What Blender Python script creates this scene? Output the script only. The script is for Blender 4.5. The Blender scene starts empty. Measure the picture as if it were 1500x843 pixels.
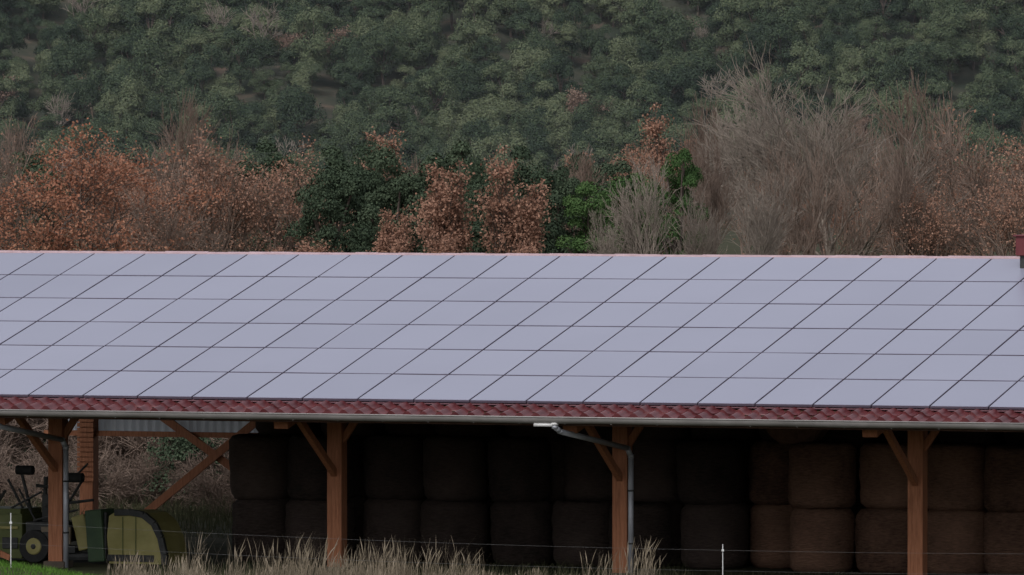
import bpy, math, random
import numpy as np
from mathutils import Vector, Matrix
random.seed(7); rng=np.random.default_rng(7)
scene=bpy.context.scene
TH=math.radians(21.2); CT,ST=math.cos(TH),math.sin(TH)
def B(u,v,h=0): return (0.23+CT*u+ST*v, 140-ST*u+CT*v, h)

# ---------------------------------------------------------------- materials
def mk(name):
    m=bpy.data.materials.new(name); m.use_nodes=True
    nt=m.node_tree; return m,nt,nt.nodes['Principled BSDF']
def ramp(nt,fac,cols,pos=None):
    r=nt.nodes.new('ShaderNodeValToRGB'); e=r.color_ramp.elements
    n=len(cols); pos=pos or [i/(n-1) for i in range(n)]
    e[0].position=pos[0]; e[0].color=(*cols[0],1)
    e[1].position=pos[-1]; e[1].color=(*cols[-1],1)
    for i in range(1,n-1):
        x=e.new(pos[i]); x.color=(*cols[i],1)
    nt.links.new(fac,r.inputs[0]); return r.outputs[0]
def noise(nt,scale,detail=4,stretch=(1,1,1),rough=.6):
    tc=nt.nodes.new('ShaderNodeTexCoord'); mp=nt.nodes.new('ShaderNodeMapping')
    mp.inputs['Scale'].default_value=stretch
    nt.links.new(tc.outputs['Object'],mp.inputs[0])
    n=nt.nodes.new('ShaderNodeTexNoise'); n.inputs['Scale'].default_value=scale
    n.inputs['Detail'].default_value=detail; n.inputs['Roughness'].default_value=rough
    nt.links.new(mp.outputs[0],n.inputs[0]); return n.outputs[0]
def mathn(nt,op,a,b):
    m=nt.nodes.new('ShaderNodeMath'); m.operation=op
    for i,x in enumerate((a,b)):
        if isinstance(x,(int,float)): m.inputs[i].default_value=x
        else: nt.links.new(x,m.inputs[i])
    return m.outputs[0]
def surf(name,c1,c2,scale=5,rough=.8,bump=0.2,stretch=(1,1,1),spec=.3,metal=0,lo=.3,hi=.7,dist=.02):
    m,nt,p=mk(name); f=noise(nt,scale,6,stretch)
    nt.links.new(ramp(nt,f,[c1,c2],[lo,hi]),p.inputs['Base Color'])
    p.inputs['Roughness'].default_value=rough; p.inputs['Specular IOR Level'].default_value=spec
    p.inputs['Metallic'].default_value=metal
    if bump:
        b=nt.nodes.new('ShaderNodeBump'); b.inputs['Strength'].default_value=bump; b.inputs['Distance'].default_value=dist
        nt.links.new(f,b.inputs['Height']); nt.links.new(b.outputs[0],p.inputs['Normal'])
    return m
def leafmat(name,cols,clump=.6,objvar=.5,transl=0):
    m,nt,p=mk(name)
    g=nt.nodes.new('ShaderNodeNewGeometry'); oi=nt.nodes.new('ShaderNodeObjectInfo')
    n=noise(nt,clump,2)
    a=mathn(nt,'MULTIPLY',g.outputs['Random Per Island'],.4)
    b=mathn(nt,'MULTIPLY',n,.6)
    c=mathn(nt,'MULTIPLY',oi.outputs['Random'],objvar)
    s=mathn(nt,'ADD',mathn(nt,'ADD',a,b),mathn(nt,'SUBTRACT',c,objvar/2))
    col=ramp(nt,s,cols,[.15+.7*i/(len(cols)-1) for i in range(len(cols))])
    nt.links.new(col,p.inputs['Base Color'])
    p.inputs['Roughness'].default_value=.8; p.inputs['Specular IOR Level'].default_value=.12
    if transl:
        t=nt.nodes.new('ShaderNodeBsdfTranslucent'); nt.links.new(col,t.inputs[0])
        mx=nt.nodes.new('ShaderNodeMixShader'); mx.inputs[0].default_value=transl
        nt.links.new(p.outputs[0],mx.inputs[1]); nt.links.new(t.outputs[0],mx.inputs[2])
        nt.links.new(mx.outputs[0],nt.nodes['Material Output'].inputs[0])
    return m

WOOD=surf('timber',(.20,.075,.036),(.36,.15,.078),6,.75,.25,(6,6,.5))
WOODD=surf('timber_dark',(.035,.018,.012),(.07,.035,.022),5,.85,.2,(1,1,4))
TILE=surf('clay_tile',(.075,.016,.019),(.15,.036,.040),3,.36,.1,spec=.6)
RIDGE=surf('ridge_tile',(.36,.25,.27),(.46,.34,.37),4,.5,.1)  # light pink reflection is part of the tile colour
GUT=surf('zinc_gutter',(.20,.19,.185),(.30,.285,.28),2,.45,.05,metal=.2,spec=.5)
PIPE=surf('zinc_pipe',(.26,.27,.30),(.36,.37,.41),3,.4,.05,metal=.2,spec=.5)
WHITE=surf('white_plastic',(.5,.5,.5),(.65,.65,.65),3,.4,0)
WIRE=surf('fence_wire',(.12,.12,.12),(.2,.2,.2),3,.6,0)
DARK=surf('dark_metal',(.02,.022,.022),(.05,.05,.05),6,.6,.1)
RUBBER=surf('rubber',(.012,.012,.013),(.03,.03,.03),8,.8,.1)
OLIVE=surf('green_paint',(.07,.085,.022),(.12,.135,.045),3,.5,.05)
LIME=surf('lime_paint',(.22,.20,.065),(.34,.30,.12),2.5,.5,.05)
GREEN=surf('dark_green_paint',(.035,.065,.035),(.06,.10,.05),3,.5,.05)
TAN=surf('faded_decal',(.13,.10,.075),(.20,.165,.12),9,.7,0)
REDM=surf('red_sheet_metal',(.10,.02,.025),(.16,.035,.04),3,.5,.05)
BARK=surf('bark',(.06,.045,.038),(.13,.10,.085),3,.9,0)
BARKP=surf('bark_pale',(.17,.14,.118),(.30,.255,.215),3,.9,0)
TWIG=surf('twig_brown',(.14,.10,.08),(.25,.185,.15),.5,.9,0)
SLAB=surf('earth_floor',(.05,.04,.032),(.09,.07,.055),2,.9,.2)
BACKING=surf('mounting_rails',(.16,.08,.10),(.22,.12,.14),3,.6,0)

def pvmat():
    m,nt,p=mk('pv_glass')
    g=nt.nodes.new('ShaderNodeNewGeometry'); n=noise(nt,.16,3)
    s=mathn(nt,'ADD',mathn(nt,'MULTIPLY',g.outputs['Random Per Island'],.22),mathn(nt,'MULTIPLY',n,.78))
    nt.links.new(ramp(nt,s,[(.26,.265,.352),(.315,.32,.418)],[.25,.75]),p.inputs['Base Color'])  # pale lavender sky reflection put into the base colour of the glass
    p.inputs['Roughness'].default_value=.3; p.inputs['IOR'].default_value=1.5
    p.inputs['Specular IOR Level'].default_value=.75
    return m
PV=pvmat()
FRAME=surf('panel_frame',(.07,.055,.08),(.10,.08,.11),2,.5,0)
def polymat():
    m,nt,p=mk('corrugated_sheet')
    f=noise(nt,2,4); c=ramp(nt,f,[(.5,.52,.55),(.65,.67,.7)])
    nt.links.new(c,p.inputs['Base Color']); p.inputs['Roughness'].default_value=.5
    t=nt.nodes.new('ShaderNodeBsdfTranslucent'); nt.links.new(c,t.inputs[0])
    mx=nt.nodes.new('ShaderNodeMixShader'); mx.inputs[0].default_value=.6
    nt.links.new(p.outputs[0],mx.inputs[1]); nt.links.new(t.outputs[0],mx.inputs[2])
    nt.links.new(mx.outputs[0],nt.nodes['Material Output'].inputs[0]); return m
POLY=polymat()
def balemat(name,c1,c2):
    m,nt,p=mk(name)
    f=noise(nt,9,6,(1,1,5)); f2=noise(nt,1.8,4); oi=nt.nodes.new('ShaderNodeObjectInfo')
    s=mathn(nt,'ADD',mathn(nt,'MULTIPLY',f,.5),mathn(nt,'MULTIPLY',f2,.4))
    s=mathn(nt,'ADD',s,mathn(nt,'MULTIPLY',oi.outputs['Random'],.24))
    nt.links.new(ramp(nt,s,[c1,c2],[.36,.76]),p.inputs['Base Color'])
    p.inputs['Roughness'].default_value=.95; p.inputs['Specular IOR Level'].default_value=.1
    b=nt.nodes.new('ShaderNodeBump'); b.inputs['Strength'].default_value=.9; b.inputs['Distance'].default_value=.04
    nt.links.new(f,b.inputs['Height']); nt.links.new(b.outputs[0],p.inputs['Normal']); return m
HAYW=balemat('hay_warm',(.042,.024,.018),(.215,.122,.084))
HAYG=balemat('hay_weathered_shaded',(.018,.014,.013),(.075,.055,.048))  # darker copy: weathered grey hay with barn shade worked into the colour

# ---------------------------------------------------------------- geometry helper
class Geo:
    def __init__(s): s.v=[];s.f=[];s.m=[];s.mats=[]
    def mi(s,mat):
        if mat not in s.mats: s.mats.append(mat)
        return s.mats.index(mat)
    def add(s,vs,fs,mat):
        o=len(s.v); s.v+= [tuple(x) for x in vs]; k=s.mi(mat)
        for f in fs: s.f.append(tuple(i+o for i in f)); s.m.append(k)
    def box(s,c,d,mat,R=None):
        vs=[Vector((x*d[0]/2,y*d[1]/2,z*d[2]/2)) for x in(-1,1) for y in(-1,1) for z in(-1,1)]
        if R is not None: vs=[R@v for v in vs]
        c=Vector(c); vs=[v+c for v in vs]
        s.add(vs,[(0,1,3,2),(4,6,7,5),(0,4,5,1),(2,3,7,6),(0,2,6,4),(1,5,7,3)],mat)
    def beam(s,p,q,w,h,mat):
        p,q=Vector(p),Vector(q); d=(q-p); L=d.length
        R=d.to_track_quat('X','Z').to_matrix()
        s.box((p+q)/2,(L,w,h),mat,R)
    def tube(s,p,q,r,mat,n=10,r2=None,cap=True):
        p,q=Vector(p),Vector(q); r2=r if r2 is None else r2
        R=(q-p).to_track_quat('Z','Y').to_matrix(); vs=[]
        for i in range(n):
            a=2*math.pi*i/n; e=R@Vector((math.cos(a),math.sin(a),0))
            vs.append(p+e*r); vs.append(q+e*r2)
        fs=[(2*i,2*((i+1)%n),2*((i+1)%n)+1,2*i+1) for i in range(n)]
        if cap: fs+= [tuple(2*i for i in range(n))[::-1],tuple(2*i+1 for i in range(n))]
        s.add(vs,fs,mat)
    def build(s,name,parent=None,smooth=False,bevel=0):
        me=bpy.data.meshes.new(name); me.from_pydata(s.v,[],s.f)
        for m in s.mats: me.materials.append(m)
        me.polygons.foreach_set('material_index',s.m)
        if smooth: me.polygons.foreach_set('use_smooth',[True]*len(s.f))
        me.update(); o=bpy.data.objects.new(name,me); scene.collection.objects.link(o)
        if parent: o.parent=parent
        if bevel:
            b=o.modifiers.new('bevel','BEVEL'); b.width=bevel; b.segments=2; b.limit_method='ANGLE'
        return o
def empty(name,loc=(0,0,0),rz=0):
    e=bpy.data.objects.new(name,None); e.location=loc; e.rotation_euler=(0,0,rz)
    scene.collection.objects.link(e); return e

# ---------------------------------------------------------------- terrain
def sstep(a,b,x):
    t=min(1,max(0,(x-a)/(b-a))); return t*t*(3-2*t)
def terr(x,y):
    h=0
    if y<120: h+=6*(1-max(y,0)/120)**1.5
    h+=.50*math.exp(-((y-137.2)/2.2)**2)*(1-sstep(-8.9,-5.2,x))
    if y>700:
        t=y-742; sp=10*math.log1p(math.exp(min(t/10,60))) if t<600 else t
        h+=.33*sp
        h+=(2.4*math.sin(x*.055+y*.03)+1.7*math.sin(x*.12-y*.07+1.3)+1.1*math.sin(x*.21+y*.13))*sstep(742,800,y)
    return h
ys=[-300,-150,-60,-20]+list(range(0,120,6))+[120+i*.8 for i in range(0,40)]+[153,158,165,175,190,210,240,270,300,340,380,430,500,580,650,700]+list(range(710,900,5))+[920,950,1000,1060,1150,1300,1600,2200,3500]
xs=sorted(set([-2500,-1200,-700,-450,-300,-220,-170,-140]+[-120+6*i for i in range(0,16)]+[-24+1.0*i for i in range(49)]+[30+6*i for i in range(0,16)]+[140,170,220,300,450,700,1200,2500]))
vs=[(x,y,terr(x,y) if y<1300 else terr(x,1300)+(y-1300)*.03) for y in ys for x in xs]
nx=len(xs); fs=[(j*nx+i,j*nx+i+1,(j+1)*nx+i+1,(j+1)*nx+i) for j in range(len(ys)-1) for i in range(nx-1)]
m,nt,p=mk('ground_mat')
f=noise(nt,.35,8); f2=noise(nt,6,4)
gr=ramp(nt,mathn(nt,'ADD',mathn(nt,'MULTIPLY',f,.6),mathn(nt,'MULTIPLY',f2,.4)),[(.025,.032,.015),(.05,.05,.028),(.09,.07,.045)],[.35,.52,.7])
hl=ramp(nt,f,[(.035,.045,.032),(.06,.06,.045),(.13,.095,.075)],[.35,.55,.7])
geo=nt.nodes.new('ShaderNodeNewGeometry'); sx=nt.nodes.new('ShaderNodeSeparateXYZ'); nt.links.new(geo.outputs['Position'],sx.inputs[0])
mr=nt.nodes.new('ShaderNodeMapRange'); mr.inputs[1].default_value=640; mr.inputs[2].default_value=740; nt.links.new(sx.outputs[1],mr.inputs[0])
mx=nt.nodes.new('ShaderNodeMix'); mx.data_type='RGBA'; nt.links.new(mr.outputs[0],mx.inputs[0]); nt.links.new(gr,mx.inputs[6]); nt.links.new(hl,mx.inputs[7])
nt.links.new(mx.outputs[2],p.inputs['Base Color']); p.inputs['Roughness'].default_value=.95; p.inputs['Specular IOR Level'].default_value=.1
g=Geo(); g.add(vs,fs,m); g.build('ground',smooth=True)

# ---------------------------------------------------------------- barn
barn=empty('solar_roof_barn',(0.23,140,0),-TH)
U0,U1=-15.3,13.26
P=math.atan(.2364); CP,SP=math.cos(P),math.sin(P)
def roofp(s,off=0): return (s*CP-off*SP, 3.1+s*SP+off*CP)
g=Geo(); fr=Geo(); W=1.02; Lr=1.66
RX=Matrix.Rotation(P,3,'X')
for i in range(28):
    for j in range(6):
        u=U0+W*(i+.5); s=Lr*(j+.5); v,h=roofp(s,-.02+random.uniform(-.002,.002))
        tilt=Matrix.Rotation(P+random.uniform(-.003,.003),3,'X')@Matrix.Rotation(random.uniform(-.003,.003),3,'Y')
        g.box((u,v,h),(W-.036,Lr-.062,.036),PV,tilt)
        v,h=roofp(s,-.026)
        fr.box((u,v,h),(W-.018,Lr-.04,.036),FRAME,RX)
g.build('solar_panels',barn); fr.build('panel_frames',barn)
g=Geo()
v,h=roofp(4.98,-.075); g.box(((U0+U1)/2,v,h),(U1-U0-.02,9.9,.02),BACKING,RX)
g.build('mounting_rails',barn)
g=Geo(); UA,UB=-15.9,13.9
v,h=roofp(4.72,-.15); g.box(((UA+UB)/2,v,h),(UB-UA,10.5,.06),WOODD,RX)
g.build('roof_deck',barn)
g=Geo()
rv,rh=roofp(9.98,-.12)
bl=9.0; RB=Matrix.Rotation(-P,3,'X')
g.box(((UA+UB)/2,rv+bl/2*CP,rh-bl/2*SP),(UB-UA,bl,.08),TILE,RB)
g.build('rear_roof',barn)
g=Geo()
def strip(s0,s1,base0,base1,ua,ub,per=.29):
    n=int((ub-ua)/.029); vs=[];fs=[]
    for i in range(n+1):
        u=ua+(ub-ua)*i/n; ph=((u-ua)/per)%1
        roll=.06*max(0,math.sin(math.pi*min(1,ph/.55)))-.015*math.sin(math.pi*max(0,(ph-.55)/.45))
        k=int((u-ua)/per); j=.008*math.sin(k*12.9)
        for s,b in((s0,base0-.035),(s0+.01*math.sin(k*5.3),base0+roll+j),(s1,base1+roll+j)):
            v,h=roofp(s,b-.10); vs.append((u,v,h))
    for i in range(n):
        for k in (0,1):
            a=3*i+k; fs.append((a,a+3,a+4,a+1))
    g.add(vs,fs,TILE)
strip(-.66,-.27,.025,-.01,UA,UB); strip(-.30,.14,.025,-.015,UA,UB)
g.build('eave_tiles',barn)
g=Geo(); v,h=roofp(10.02,-.05); k=int((UB-UA)/.42)
for i in range(k):
    a=UA+i*.42; dz=random.uniform(-.006,.006); g.tube((a,v,h+dz),(a+.44,v,h+.004+dz),.068,RIDGE,12,.062)
g.build('ridge_tiles',barn)
g=Geo(); vs=[];fs=[];n=12;gv,gh=-.745,2.86
nu=60
for j in range(nu+1):
    u=UA+(UB-UA)*j/nu
    for i in range(n+1):
        a=math.pi+math.pi*i/n
        vs.append((u,gv+.088*math.cos(a),gh+.105*math.sin(a)+.004*math.sin(j*1.1)))
for j in range(nu):
    for i in range(n): a=j*(n+1)+i; fs.append((a,a+1,a+n+2,a+n+1))
g.add(vs,fs,GUT)
g.tube((UA,gv-.088,gh+.004),(UB,gv-.088,gh+.004),.012,GUT,8)
for i in range(36):
    u=UA+.5+i*.82
    g.tube((u,gv-.03,gh-.105),(u+.001,gv+.12,gh-.07),.01,GUT,6)
g.build('gutter',barn,smooth=True)
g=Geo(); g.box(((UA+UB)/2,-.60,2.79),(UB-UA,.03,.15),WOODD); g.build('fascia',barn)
UP=[-14.97,-9.70,-4.42,.84,6.14,11.42]
for ui in UP:
    g=Geo()
    g.box((ui,2.4,1.6),(.27,.27,3.2),WOOD)
    g.beam((ui,2.3,1.72),(ui,.55,2.80),.10,.13,WOOD)
    g.beam((ui+.10,2.4,2.28),(ui+.45,2.4,2.80),.09,.12,WOOD)
    g.beam((ui,-.12,2.66),(ui,9.6,2.66+9.72*.2364),.26,.18,WOOD)
    g.beam((ui,9.6,4.75),(ui,17.2,4.75-7.6*.2364),.2,.2,WOODD)
    if ui>-9: g.box((ui,9.6,2.3),(.26,.26,4.6),WOODD)
    g.box((ui,15.5,1.6),(.28,.28,3.2),WOOD)
    if ui>-9: g.beam((ui,9.6,2.9),(ui,15.5,2.9),.14,.2,WOODD)
    g.box((ui,2.4,.05),(.4,.4,.12),SLAB)
    g.build('post_frame',barn,bevel=.012)
g=Geo()
for s in (.35,2.45,4.4,6.3,8.2,9.7):
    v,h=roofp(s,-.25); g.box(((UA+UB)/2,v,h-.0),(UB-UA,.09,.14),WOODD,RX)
g.build('purlins',barn)
g=Geo()
g.box(((UA+UB)/2,15.5,1.83),(UB-UA,.10,.10),WOOD)
g.beam((-13.5,15.36,2.25),(-11.5,15.36,.95),.06,.15,WOOD)
g.beam((-11.2,15.28,2.25),(-13.85,15.28,.2),.06,.15,WOOD)
g.beam((-10.6,2.35,.15),(-12.2,2.35,.75),.06,.1,WOOD)
g.build('rear_bracing',barn)
g=Geo(); vs=[];fs=[]; n=900
for i in range(n+1):
    u=UA+(UB-UA)*i/n; o=.028*math.sin(u/.17*2*math.pi)
    vs+= [(u,15.68+o,1.80),(u,15.68+o,3.6)]
for i in range(n): fs.append((2*i,2*i+2,2*i+3,2*i+1))
g.add(vs,fs,POLY); g.build('corrugated_cladding',barn)
g=Geo()
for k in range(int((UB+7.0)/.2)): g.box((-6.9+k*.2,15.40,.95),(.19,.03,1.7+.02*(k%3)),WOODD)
g.build('rear_light_blocker',barn)  # boards added out of sight behind the bales to keep rear light out
g=Geo()
for k in range(16): g.box((-14.97,15.33,.95+k*.095),(.34,.03,.075),WOOD)
g.build('slat_board',barn)
for ui in(-9.70,.84):
    g=Geo(); a=(ui-.03,gv,gh-.08); b=(ui-.03,gv,2.70); c=(ui+.02,gv+.12,2.62); d=(ui+.16,2.22,2.24); e=(ui+.20,2.28,2.10); f=(ui+.20,2.28,0)
    for p1,p2 in((a,b),(b,c),(c,d),(d,e),(e,f)):
        g.tube(p1,p2,.047,PIPE,14)
    for q in(b,c,d,e):
        g.tube(Vector(q)-Vector((0,0,.03)),Vector(q)+Vector((0,0,.03)),.053,PIPE,14)
    for hh in(.6,1.5): g.tube((ui+.2,2.28,hh),(ui+.2,2.28,hh+.03),.056,DARK,12)
    g.tube((ui-.03,gv,gh-.13),(ui-.03,gv,gh-.09),.062,WHITE,14)
    g.box((ui-.22,gv,gh-.13),(.34,.10,.05),WHITE)
    g.build('downpipe',barn,smooth=True)
g=Geo()
g.box((6.2,9.25,5.35),(.74,.5,.55),DARK); g.box((6.2,9.25,5.62),(.86,.62,.34),REDM)
g.box((6.2,9.25,5.80),(.94,.7,.03),REDM)
g.build('roof_vent',barn,bevel=.01)

# ---------------------------------------------------------------- bales
def bale_mesh(name,mat,seed):
    r=np.random.default_rng(seed); n=44; rings=13; H=1.1; R=.575; vs=[];fs=[]
    a1,a2=r.uniform(0,6.28,2); lean=r.uniform(-.03,.03,2); bul=r.uniform(.005,.035)
    ph=r.uniform(0,6.28,rings)
    for j in range(rings):
        t=j/(rings-1); z=t*H
        edge=min(t,1-t)*H; rr=R-.07*max(0,1-edge/.09)**2+bul*math.sin(math.pi*t)
        rr+=.010*math.sin(ph[j])
        for i in range(n):
            a=2*math.pi*i/n
            q=rr*(1+.022*math.sin(2*a+a1)+.014*math.sin(5*a+a2+2*t)+r.normal(0,.006))
            vs.append((q*math.cos(a)+lean[0]*z,q*math.sin(a)+lean[1]*z,z+r.normal(0,.004)+(.02*math.sin(a+a2) if j>9 else 0)))
    for j in range(rings-1):
        for i in range(n): fs.append((j*n+i,j*n+(i+1)%n,(j+1)*n+(i+1)%n,(j+1)*n+i))
    for top in (0,1):
        base=(rings-1)*n if top else 0; z=H if top else 0; prev=[base+i for i in range(n)]
        for q in(.66,.33):
            cur=[]
            for i in range(n):
                a=2*math.pi*i/n; cur.append(len(vs)); vs.append((R*q*math.cos(a),R*q*math.sin(a),z+(1 if top else -1)*0.01+r.normal(0,.012)))
            for i in range(n):
                k=(prev[i],prev[(i+1)%n],cur[(i+1)%n],cur[i]); fs.append(k if top else k[::-1])
            prev=cur
        fs.append(tuple(prev) if top else tuple(prev[::-1]))
    me=bpy.data.meshes.new(name); me.from_pydata(vs,[],fs); me.materials.append(mat)
    me.polygons.foreach_set('use_smooth',[True]*len(fs)); me.update(); return me
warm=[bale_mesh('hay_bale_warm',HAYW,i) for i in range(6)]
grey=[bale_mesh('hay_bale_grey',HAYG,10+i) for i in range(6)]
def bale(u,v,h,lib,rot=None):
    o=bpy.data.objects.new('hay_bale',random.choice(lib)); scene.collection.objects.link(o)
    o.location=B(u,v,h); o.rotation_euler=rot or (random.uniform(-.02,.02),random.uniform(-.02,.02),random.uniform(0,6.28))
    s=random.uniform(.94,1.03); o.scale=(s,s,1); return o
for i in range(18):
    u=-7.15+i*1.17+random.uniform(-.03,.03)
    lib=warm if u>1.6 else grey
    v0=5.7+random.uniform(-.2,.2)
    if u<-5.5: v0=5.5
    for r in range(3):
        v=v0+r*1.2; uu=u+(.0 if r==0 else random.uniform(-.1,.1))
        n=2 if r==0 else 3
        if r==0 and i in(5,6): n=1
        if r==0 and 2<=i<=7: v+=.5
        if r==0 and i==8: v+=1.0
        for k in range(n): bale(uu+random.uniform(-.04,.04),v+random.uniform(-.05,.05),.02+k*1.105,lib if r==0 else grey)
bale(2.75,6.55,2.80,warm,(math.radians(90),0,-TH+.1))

# ---------------------------------------------------------------- hay machine
mc=empty('hay_mower',B(-9.9,4.0,0),-TH)
g=Geo()
g.box((-1.55,0,.47),(1.15,1.1,.78),OLIVE); g.box((-1.55,0,.9),(1.0,.9,.1),OLIVE)
g.box((-1.95,-.57,.50),(.05,.03,.6),LIME); g.box((-1.28,-.57,.62),(.46,.02,.05),LIME)
g.box((-1.2,-.575,.35),(.3,.02,.2),DARK)
g.build('side_housing',mc,bevel=.04)
g=Geo()
g.box((-.55,-.1,.55),(.75,.8,.35),DARK); g.box((-.32,-.54,.50),(.56,.05,.30),TAN); g.box((-.62,.1,.95),(.3,.5,.5),DARK)
g.box((-.32,-.575,.50),(.48,.012,.12),DARK)
g.box((-.5,-.3,.25),(1.0,.3,.12),DARK); g.tube((-.95,-.3,.1),(.3,-.3,.12),.09,DARK)
for (p1,p2,r) in [((-1.05,0,.9),(-1.25,0,1.62),.03),((-.75,0,.9),(-.28,0,1.5),.03),((-1.5,0,1.45),(-1.1,0,.75),.025),((-.7,-.2,1.0),(.25,-.2,1.12),.025),
    ((-.9,.2,.7),(-.85,.2,1.5),.04),((-.6,.1,.7),(-.1,.1,1.45),.025),((-.22,0,1.5),(.05,0,1.75),.02),((-1.8,0,.9),(-1.55,0,1.25),.03),((-.75,-.3,.6),(-1.15,-.3,1.3),.02),((-.2,-.3,.7),(-.55,-.2,1.35),.02),((-.95,0,1.35),(-.35,0,1.3),.03),
    ((-1.35,-.2,.95),(-.75,-.2,1.25),.02),((-.8,-.45,.75),(.05,-.45,.95),.02),((-.5,-.4,.75),(-.45,-.3,1.2),.03)]:
    g.tube(p1,p2,r,DARK,8)
g.build('lift_frame',mc)
g=Geo()
for c in((-1.17,0,1.62),(-.2,0,1.50)):
    g.tube((c[0]-.16,0,c[2]),(c[0]+.16,0,c[2]),.085,RUBBER,18); g.tube((c[0]-.175,0,c[2]),(c[0]+.175,0,c[2]),.03,DARK,10)
g.tube((-1.85,-.1,1.22),(-1.78,.05,1.22),.16,RUBBER,20)
g.build('rollers',mc,bevel=.015)
g=Geo()  # transport wheel
g.tube((-.72,-.62,.30),(-.72,-.44,.30),.29,RUBBER,28); g.tube((-.72,-.64,.30),(-.72,-.42,.30),.15,LIME,20); g.tube((-.72,-.66,.30),(-.72,-.40,.30),.05,DARK,12)
g.build('wheel',mc,bevel=.02)
g=Geo()
g.box((.12,-.1,.55),(.26,.7,.62),LIME,Matrix.Rotation(-.25,3,'Y')); g.box((.42,-.25,.5),(.32,.6,.92),GREEN,Matrix.Rotation(-.08,3,'Y'))
g.box((.60,-.45,.5),(.05,.1,.85),DARK)
g.build('fins',mc,bevel=.025)
g=Geo(); prof=[(.68,0.02),(.64,.5),(.68,.86),(.80,.93),(1.1,.94),(1.35,.90),(1.55,.75),(1.68,.5),(1.75,.2),(1.76,.02)]
n=len(prof)
vs=[(x,-.5,z) for x,z in prof]+[(x,.5,z) for x,z in prof]
fs=[(i,i+1,n+i+1,n+i) for i in range(n-1)]+[tuple(range(n))[::-1],tuple(range(n,2*n))]
g.add(vs,fs,LIME)
for i in range(3,n-1):
    (x0,z0),(x1,z1)=prof[i],prof[i+1]; g.beam((x0,-.5,z0-.01),(x1,-.5,z1-.01),.10,.11,DARK)
for x in (.95,1.2): g.box((x,-.512,.45),(.018,.012,.8),OLIVE)
g.box((1.1,-.515,.12),(.9,.02,.12),DARK)
g.build('curved_hood',mc,bevel=.015)

# ---------------------------------------------------------------- vegetation
def np_mesh(name,V,F,mats,mi=None,smooth=False):
    me=bpy.data.meshes.new(name); nv,nf=len(V),len(F); k=F.shape[1]
    me.vertices.add(nv); me.vertices.foreach_set('co',V.astype(np.float32).ravel())
    me.loops.add(nf*k); me.loops.foreach_set('vertex_index',F.astype(np.int32).ravel())
    me.polygons.add(nf); me.polygons.foreach_set('loop_start',np.arange(0,nf*k,k,dtype=np.int32))
    for m in mats: me.materials.append(m)
    if mi is not None: me.polygons.foreach_set('material_index',mi.astype(np.int32))
    me.update(calc_edges=True); me.validate(); return me
def leaves(C,N,size,r,asp=.65):
    n=len(C); N=N/np.linalg.norm(N,axis=1,keepdims=True)
    T=np.cross(N,r.normal(size=(n,3))); T/=np.linalg.norm(T,axis=1,keepdims=True); Bn=np.cross(N,T)
    s=(size*r.uniform(.6,1.3,n))[:,None]
    V=np.stack([C+T*s,C+Bn*s*asp+N*s*.15,C-T*s,C-Bn*s*asp+N*s*.15],1).reshape(-1,3)
    return V,np.arange(4*n).reshape(n,4)
def tubes(segs,k=3):
    S=np.array([[*a,*b,ra,rb] for a,b,ra,rb in segs]); A=S[:,:3];Bb=S[:,3:6]; D=Bb-A; D/=np.linalg.norm(D,axis=1,keepdims=True)+1e-9
    ref=np.where(np.abs(D[:,2:3])>.9,np.array([[1.,0,0]]),np.array([[0,0,1.]])); X=np.cross(D,ref); X/=np.linalg.norm(X,axis=1,keepdims=True); Y=np.cross(D,X)
    n=len(S); V=np.zeros((n,2*k,3))
    for i in range(k):
        a=2*math.pi*i/k; e=X*math.cos(a)+Y*math.sin(a)
        V[:,i]=A+e*S[:,6:7]; V[:,k+i]=Bb+e*S[:,7:8]
    F=np.array([[i,(i+1)%k,k+(i+1)%k,k+i] for i in range(k)])
    F=(F[None]+(np.arange(n)*2*k)[:,None,None]).reshape(-1,4)
    return V.reshape(-1,3),F
def grow(segs,tips,p,d,L,r,lev,nch,spread,up,R):
    last=lev==len(nch); n=4 if lev<2 else (3 if not last else 2)
    pts=[p]; dd=d.copy()
    for i in range(n):
        dd=dd+np.array([R.gauss(0,.14),R.gauss(0,.14),R.gauss(0,.10)+up]); dd/=np.linalg.norm(dd)
        q=pts[-1]+dd*L/n; r0=r*(1-.62*i/n); r1=r*(1-.62*(i+1)/n)
        segs.append((pts[-1],q,r0,r1)); pts.append(q)
    if last: tips.append(pts[-1]); tips.append(pts[-2]); return
    for c in range(nch[lev]):
        t=R.uniform(.22,1.0)*n if lev else R.uniform(.25,1)*n; i=min(int(t),n-1); f=t-i
        pos=pts[i]*(1-f)+pts[i+1]*f; dl=pts[i+1]-pts[i]; dl=dl/np.linalg.norm(dl)
        rv=np.array([R.gauss(0,1) for _ in range(3)]); rv-=dl*np.dot(rv,dl); rv/=np.linalg.norm(rv)+1e-9
        an=spread*R.uniform(.6,1.25); nd=dl*math.cos(an)+rv*math.sin(an)
        grow(segs,tips,pos,nd,L*R.uniform(.5,.78)*(1.15-.35*t/n),max(r*.5*(1-.4*t/n),.011),lev+1,nch,spread,up,R)
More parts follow.
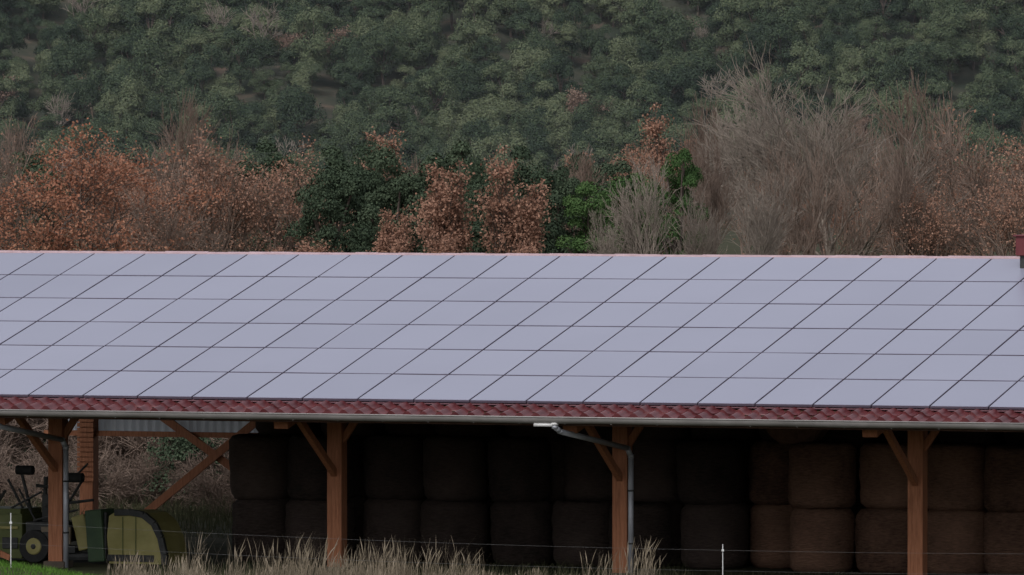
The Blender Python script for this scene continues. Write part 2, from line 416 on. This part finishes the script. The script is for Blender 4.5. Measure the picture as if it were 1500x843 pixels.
def tree_mesh(name,w,h,nch,spread,up,seed,bark,leafm=None,per=0,lsize=.14,blob=.3,trunk=.35,minr=.012,cl=.85,thick=.028):
    R=random.Random(seed); r=np.random.default_rng(seed); segs=[];tips=[]
    grow(segs,tips,np.zeros(3),np.array([0,0,1.]),h*trunk,h*thick,0,nch,spread,up,R)
    T=np.array(tips); mxz=np.percentile(T[:,2],99.5); wx=np.percentile(np.abs(T[:,:2]),97)
    sc=np.array([w/2/wx,w/2/wx,h/mxz])
    segs=[(a*sc,b*sc,max(ra,minr),max(rb,minr*.8)) for a,b,ra,rb in segs]; T=T*sc
    V,F=tubes(segs); mi=np.zeros(len(F)); mats=[bark]
    if leafm:
        keep=r.uniform(size=len(T))<cl; T=T[keep]
        C=np.repeat(T,per,axis=0)+r.normal(0,blob,(len(T)*per,3))*np.array([1,1,.7]); C=C[C[:,2]>.4]
        V2,F2=leaves(C,r.normal(size=C.shape)+np.array([0,0,.5]),lsize,r)
        F2=F2+len(V); V=np.vstack([V,V2]); F=np.vstack([F,F2]); mi=np.concatenate([mi,np.ones(len(F2))]); mats.append(leafm)
    return np_mesh(name,V,F,mats,mi)
def ever_mesh(name,w,h,n,nl,lsize,leafm,seed,lr=(.16,.3),base=.25,nj=.35,flat=.85):
    r=np.random.default_rng(seed); Cs=[];Ns=[]; L=[]
    while len(L)<nl:
        q=r.uniform(-1,1,3); d=np.linalg.norm(q)
        if .35<d<.95 and q[2]>-.75: L.append(q)
    L=np.array(L)
    cen=np.column_stack([L[:,0]*w*.40,L[:,1]*w*.40,h*(base+(1-base)*(.5+L[:,2]*.46))])
    rad=r.uniform(*lr,nl)*w; k=n//nl
    for c,ra in zip(cen,rad):
        d=r.normal(size=(k,3)); d[:,2]=np.abs(d[:,2])-.35*r.uniform(size=k); d/=np.linalg.norm(d,axis=1,keepdims=True)
        bump=1+.16*np.sin(d[:,0]*9+c[0]*5)*np.sin(d[:,1]*9+c[1]*7)*np.sin(d[:,2]*8+c[2]*3)
        q=ra*bump*r.uniform(.6,1.15,k)**.7
        Cs.append(c+d*q[:,None]*np.array([1,1,flat])); Ns.append(d+np.array([0,0,.25])+r.normal(0,nj,(k,3)))
    C=np.vstack(Cs);N=np.vstack(Ns); z=h/np.percentile(C[:,2],99.7); C[:,2]*=z; cen[:,2]*=z
    segs=[]
    top=np.array([r.normal(0,.2),r.normal(0,.2),h*.5]); segs.append((np.array([0,0,-1.]),np.zeros(3),h*.035,h*.03)); segs.append((np.zeros(3),top,h*.03,h*.018))
    for c in cen[:12]: segs.append((top*r.uniform(.6,1),c,h*.014,h*.006))
    V,F=tubes(segs,5); V2,F2=leaves(C,N,lsize,r); F2=F2+len(V)
    return np_mesh(name,np.vstack([V,V2]),np.vstack([F,F2]),[BARK,leafm],np.concatenate([np.zeros(len(F)),np.ones(len(F2))]))
def put(name,me,x,y,rot=None,s=1,parent=None,z=None):
    o=bpy.data.objects.new(name,me); scene.collection.objects.link(o)
    o.location=(x,y,terr(x,y)-.05 if z is None else z); o.rotation_euler=(0,0,random.uniform(0,6.28) if rot is None else rot)
    o.scale=(s,s,s) if not isinstance(s,tuple) else s
    if parent: o.parent=parent
    return o
HILL=leafmat('holm_oak_far',[(.026,.042,.028),(.050,.074,.043),(.084,.108,.060),(.13,.152,.088)],.5,.72)
HILLB=leafmat('rusty_far',[(.15,.10,.08),(.23,.155,.12),(.29,.205,.16)],.8,.3)
EVER=leafmat('holm_oak_near',[(.026,.040,.027),(.048,.070,.042),(.08,.105,.065)],.9,.3)
BRIGHT=leafmat('ivy_green',[(.032,.065,.022),(.05,.098,.032),(.08,.135,.048)],1.0,.3)
RUST=leafmat('oak_rust',[(.18,.080,.052),(.31,.135,.085),(.42,.225,.145)],.8,.15,.2)
PINK=leafmat('oak_pinkish',[(.20,.11,.08),(.33,.185,.13),(.44,.27,.20)],.8,.15,.2)

def f_hill():
    root=empty('hillside_forest')
    var=[ever_mesh('hill_crown',random.uniform(4.6,6.0),random.uniform(4.8,5.8),9500,random.randint(16,26),.085,HILL,40+i,(.13,.20),.05,.35,1.0) for i in range(9)]
    varb=[tree_mesh('hill_bare',3.6,4.8,[7,6,5],.6,.05,60+i,TWIG,HILLB,9,.085,.2,minr=.02) for i in range(2)]
    bare=[tree_mesh('hill_dead',3.4,5.0,[6,5,4],.6,.05,64+i,BARKP,minr=.022) for i in range(2)]
    y=728
    while y<878:
        x=-95+random.uniform(0,3)
        while x<95:
            xx=x+random.uniform(-1.6,1.6); yy=y+random.uniform(-2,2)
            n=math.sin(xx*.11+yy*.09)+math.sin(xx*.05-yy*.17+2)+random.uniform(-.5,.5)
            q=random.random()
            if n<-2.4: pass
            elif q<.02: put('tree',random.choice(varb),xx,yy,parent=root,s=random.uniform(.8,1.2))
            elif q<.05: put('tree',random.choice(bare),xx,yy,parent=root,s=random.uniform(.8,1.2))
            else:
                s=random.choice([random.uniform(.5,.8),random.uniform(.75,1.05),random.uniform(.75,1.05)]); put('tree',random.choice(var),xx,yy,parent=root,s=(s,s,s*random.uniform(.85,1.35)))
            x+=random.uniform(2.8,4.8)
        y+=3.7
f_hill()

oakL=tree_mesh('oak_large',8.8,7.5,[9,7,6],.75,.03,1,BARK,RUST,24,.058,.22,cl=.75)
oakP=tree_mesh('oak_mid',4.8,7.4,[9,7,6],.6,.06,2,TWIG,PINK,11,.052,.2,cl=.7)
oakS=[tree_mesh('oak_small',2.3,6.4,[8,6,5],.6,.06,3+i,BARK,PINK,34,.055,.16,cl=.65) for i in range(3)]
bareB=tree_mesh('bare_big',9.0,10.3,[14,9,5,3],.48,.055,11,BARKP,trunk=.5,minr=.010,thick=.018)
bareM=[tree_mesh('bare_mid',5.2,9.0,[11,7,5,3],.52,.06,12+i,[TWIG,BARKP,TWIG][i],trunk=.5,minr=.010,thick=.016) for i in range(3)]
bareBrown=tree_mesh('bare_brown',5.4,7.0,[10,7,5,2],.66,.05,21,TWIG,PINK,1,.05,.15,cl=.6,thick=.018)
ev=[ever_mesh('evergreen',4.0,7.0,24000,50,.055,EVER,80+i,(.08,.17),.1,.5,1.0) for i in range(3)]
br=[ever_mesh('ivy_crown',3.4,6.6,18000,40,.048,BRIGHT,90+i,(.09,.16),.1,.55) for i in range(2)]
put('oak_tree',oakL,-15.9,290); put('oak_tree',oakL,-21.5,300,2.0,.95)
put('oak_tree',oakP,-9.8,295); put('oak_tree',oakP,-8.4,301,1.2,.93); put('oak_tree',oakP,-12.6,300,2.2,.85)
put('oak_tree',oakS[0],-2.55,284,.3); put('oak_tree',oakS[1],-.1,282,.5,1.03); put('oak_tree',oakS[0],-3.9,280,1.0,(.75,.75,.77))
put('oak_tree',oakS[2],-6.4,280,1.0,(1.0,1.0,.58)); put('oak_tree',oakS[0],-1.9,278,3.0,(.8,.8,.64)); put('oak_tree',oakS[2],.3,279,4.0,(.7,.7,.59))
put('oak_tree',oakS[2],-7.6,281,2.0,(.9,.9,.57))
put('oak_tree',oakS[1],6.7,380,0,(1.2,1.2,1.28)); put('oak_tree',oakS[0],-6.4,378,0,(1.2,1.2,1.16)); put('oak_tree',oakS[0],2.6,382,0,(.9,.9,1.0))
put('oak_tree',oakP,17.3,290,.3,(.9,.9,.88)); put('oak_tree',oakP,20.5,322,.3,(1.2,1.2,1.15)); put('oak_tree',oakP,15.2,296,2.3,(.7,.7,.8))
for (x,y,s,k) in [(-6.3,292,(.85,.85,.97),0),(-4.3,296,(.9,.9,1.0),1),(-2.1,303,(1,1,1.02),2),(.2,290,(.9,.9,1.0),0),(-1.3,293,(.6,.6,.95),1),(1.7,296,(.7,.7,.9),2),(-5.4,306,(.7,.7,1.03),1),(4.2,303,(.9,.9,.92),0)]:
    put('evergreen_oak',ev[k],x,y,None,s)
put('ivy_tree',br[0],2.9,290,0,(.85,.85,.88)); put('ivy_tree',br[1],5.8,291,0,(.72,.72,1.05)); put('ivy_tree',br[1],4.1,297,2,(.9,.9,.92))
put('bare_tree',bareM[1],4.9,283,0,(.68,.68,.74)); put('bare_tree',bareM[1],3.5,283,2,(.4,.4,.55)); put('bare_tree',bareM[0],7.5,298,1,(.8,.8,.8)); put('bare_tree',bareM[1],6.1,284,3,(.5,.5,.62))
put('bare_tree',bareB,12.2,303,0); put('bare_tree',bareM[1],9.4,308,0,(1,1,1.05)); put('bare_tree',bareM[0],15.9,310,0,(1.15,1.15,1.05))
put('bare_tree',bareM[2],10.6,296,4,(.9,.9,.8)); put('bare_tree',bareM[0],13.9,296,5,(.9,.9,.8)); put('bare_tree',bareM[1],8.3,292,5,(.7,.7,.68))
put('bare_tree',bareBrown,-13.2,304); put('bare_tree',bareBrown,-18.5,312,1,(1,1,1.15)); put('bare_tree',bareBrown,-11.6,290,3,.8)
put('bare_tree',bareBrown,18,300,2,1.2)
root=empty('tree_belt')
for y0,sc in((338,1.02),(372,1.06),(405,1.03)):
    x=-36
    while x<36:
        q=random.random(); yy=y0+random.uniform(-8,8)
        mid=-9<x<6
        if q<(.55 if mid else .2): put('belt_tree',random.choice(ev),x,yy,None,(sc*1.1,sc*1.1,sc*(random.uniform(.78,.92) if mid else random.uniform(.85,1.0))),root)
        elif q<.72: put('belt_tree',oakP,x,yy,None,(sc*.8,sc*.8,sc*random.uniform(.75,.9)),root)
        else: put('belt_tree',random.choice([bareBrown,bareM[0],bareBrown]),x,yy,None,(sc,sc,sc*(random.uniform(.66,.8) if mid else random.uniform(.78,.98))),root)
        x+=random.uniform(2.2,3.4)
root=empty('hedgerow')
bush=tree_mesh('bramble',3.0,2.8,[9,7,6,3],.8,.03,31,TWIG,trunk=.3,minr=.006,thick=.014)
bushg=ever_mesh('hedge_green',2.4,2.2,9000,26,.032,EVER,33,(.11,.2),.02,.5)
x=-24
while x<6:
    put('bush',bush,x,166+random.uniform(-1,1),None,random.uniform(.7,1.0),root,-.75)
    put('bush',bush,x+.6,170+random.uniform(-1,1),None,random.uniform(1.1,1.5),root,-.9)
    put('bush',bushg,x,175+random.uniform(-1,2),None,random.uniform(1.0,1.7),root,-.3)
    x+=.95
put('bush',bushg,-6.5,166.5,None,1.0,root); put('bush',bushg,-10.5,168,None,.5,root); put('bush',bushg,-8.6,168,None,.45,root)

# ---------------------------------------------------------------- grasses
def blades(name,pts,hs,wd,mat,seed,lean=.25,heads=False):
    r=np.random.default_rng(seed); n=len(pts); P0=np.array(pts); hs=np.array(hs)
    a=r.uniform(0,6.28,n); w=np.column_stack([np.cos(a),np.sin(a)*.5,np.zeros(n)])*wd
    ld=r.normal(0,lean,(n,2)); ld[:,0]+=.05
    V=[];k=5
    hd=(r.uniform(size=n)<.5)[:,None]
    for j in range(k+1):
        t=j/k; c=P0+np.column_stack([ld[:,0]*hs*t*t,ld[:,1]*hs*t*t,hs*t*(1-.12*t)])
        ww=w*(1-t*.85)
        if heads and j==k-1: ww=np.where(hd,w*1.9,w*.3)
        V+= [c-ww,c+ww]
    V=np.stack(V,1).reshape(-1,3)
    F=np.array([[2*j,2*j+1,2*j+3,2*j+2] for j in range(k)]); F=(F[None]+(np.arange(n)*2*(k+1))[:,None,None]).reshape(-1,4)
    me=np_mesh(name,V,F,[mat]); o=bpy.data.objects.new(name,me); scene.collection.objects.link(o); return o
DRY=leafmat('dry_grass',[(.10,.082,.056),(.22,.18,.13),(.37,.31,.24)],1.5,0,.2)
GRN=leafmat('green_grass',[(.05,.12,.018),(.09,.20,.03),(.14,.25,.05)],1.5,0,.3)
OLV=leafmat('weedy_grass',[(.03,.04,.02),(.07,.075,.04),(.13,.11,.07)],1.5,0,.2)
pts=[];hs=[]
cl=[(random.uniform(-6.6,2.3),random.uniform(137.6,141.6),random.uniform(.06,.3),random.uniform(.25,.58)) for _ in range(68)]
cl+=[(x,random.uniform(138,140),random.uniform(.07,.2),random.uniform(.6,1.0)) for x in(-3.3,-3.0,-2.6,-2.1,-1.8,-1.4,-4.6,2.0,2.2,-.7,-4.1,-2.3,-2.9,-5.3,-1.1,-3.6,-2.45,-1.95,1.5)]
for cx,cy,cr,chh in cl:
    if cx>-.6 and cx<1.4: chh*=.6
    for _ in range(52):
        x=random.gauss(cx,cr);y=random.gauss(cy,cr); pts.append((x,y,terr(x,y))); hs.append(chh*random.uniform(.35,1.15))
blades('dry_grass',pts,hs,.0048,DRY,5,.14,True)
pts=[];hs=[]
for _ in range(14000):
    x=random.uniform(-12,12); y=random.uniform(134,143.5); pts.append((x,y,terr(x,y))); hs.append(random.uniform(.1,.36)*(1 if -6.2<x<3 else (.4 if x>0 else .25)))
for _ in range(9000):
    x=random.uniform(-16,-3); y=random.uniform(156,167); pts.append((x,y,0)); hs.append(random.uniform(.15,.6) if y>159 else random.uniform(.05,.2))
blades('weedy_grass',pts,hs,.006,OLV,8,.3)
pts=[];hs=[]
for _ in range(32000):
    x=random.uniform(-13,-5.6) if random.random()<.85 else random.uniform(-3,13); y=random.uniform(132.5,140.5); pts.append((x,y,terr(x,y))); hs.append(random.uniform(.04,.13))
blades('green_grass',pts,hs,.0065,GRN,6,.4)

g=Geo()
px=[-19.8,-8.25,3.47,15.2]
for x in px:
    z=terr(x,137); g.tube((x,137,z),(x,137,z+.90 if x<0 else z+.84),.008,WHITE,8); g.box((x,136.98,z+.74),(.04,.03,.035),WHITE)
for hh in(.74,.40):
    for a,b in zip(px[:-1],px[1:]):
        za,zb=terr(a,137)+hh,terr(b,137)+hh; pr=None
        for i in range(13):
            t=i/12; q=(a+(b-a)*t,137,za+(zb-za)*t-.24*t*(1-t))
            if pr: g.tube(pr,q,.0012,WIRE,5,cap=False)
            pr=q
g.build('electric_fence')

# ---------------------------------------------------------------- valley haze (real scattering volume between the fields and the hill)
hm=bpy.data.materials.new('haze'); hm.use_nodes=True; nt=hm.node_tree; nt.nodes.clear()
out=nt.nodes.new('ShaderNodeOutputMaterial'); vsn=nt.nodes.new('ShaderNodeVolumeScatter')
vsn.inputs['Color'].default_value=(.84,.92,1,1); vsn.inputs['Density'].default_value=.00015; vsn.inputs['Anisotropy'].default_value=.1
nt.links.new(vsn.outputs[0],out.inputs['Volume'])
g=Geo(); g.box((0,565,70),(1400,270,160),hm); g.build('valley_haze')

# ---------------------------------------------------------------- sky, sun, camera
w=bpy.data.worlds.new('World'); scene.world=w; w.use_nodes=True; nt=w.node_tree
sky=nt.nodes.new('ShaderNodeTexSky'); sky.sky_type='NISHITA'; sky.sun_disc=False
el,az=math.radians(48),math.radians(205)
sky.sun_elevation=el; sky.sun_rotation=az; sky.dust_density=3
hs_=nt.nodes.new('ShaderNodeHueSaturation'); hs_.inputs['Saturation'].default_value=.3
nt.links.new(sky.outputs[0],hs_.inputs['Color']); bg=nt.nodes['Background']
nt.links.new(hs_.outputs[0],bg.inputs[0]); bg.inputs[1].default_value=.15
d=Vector((math.sin(az)*math.cos(el),math.cos(az)*math.cos(el),math.sin(el)))
L=bpy.data.lights.new('sun','SUN'); L.energy=1.1; L.angle=math.radians(22); L.color=(1,.96,.93)
so=bpy.data.objects.new('sun',L); so.rotation_euler=d.to_track_quat('Z','Y').to_euler(); so.location=(0,0,60); scene.collection.objects.link(so)
cam=bpy.data.cameras.new('camera'); cam.sensor_width=36; cam.lens=12200/1500*36; cam.clip_end=6000; cam.clip_start=1
co=bpy.data.objects.new('camera',cam); co.location=(0,0,7.7); co.rotation_euler=(math.radians(90)-math.atan(234.5/12200),0,0)
scene.collection.objects.link(co); scene.camera=co
scene.view_settings.view_transform='Standard'; scene.view_settings.look='None'; scene.view_settings.exposure=0
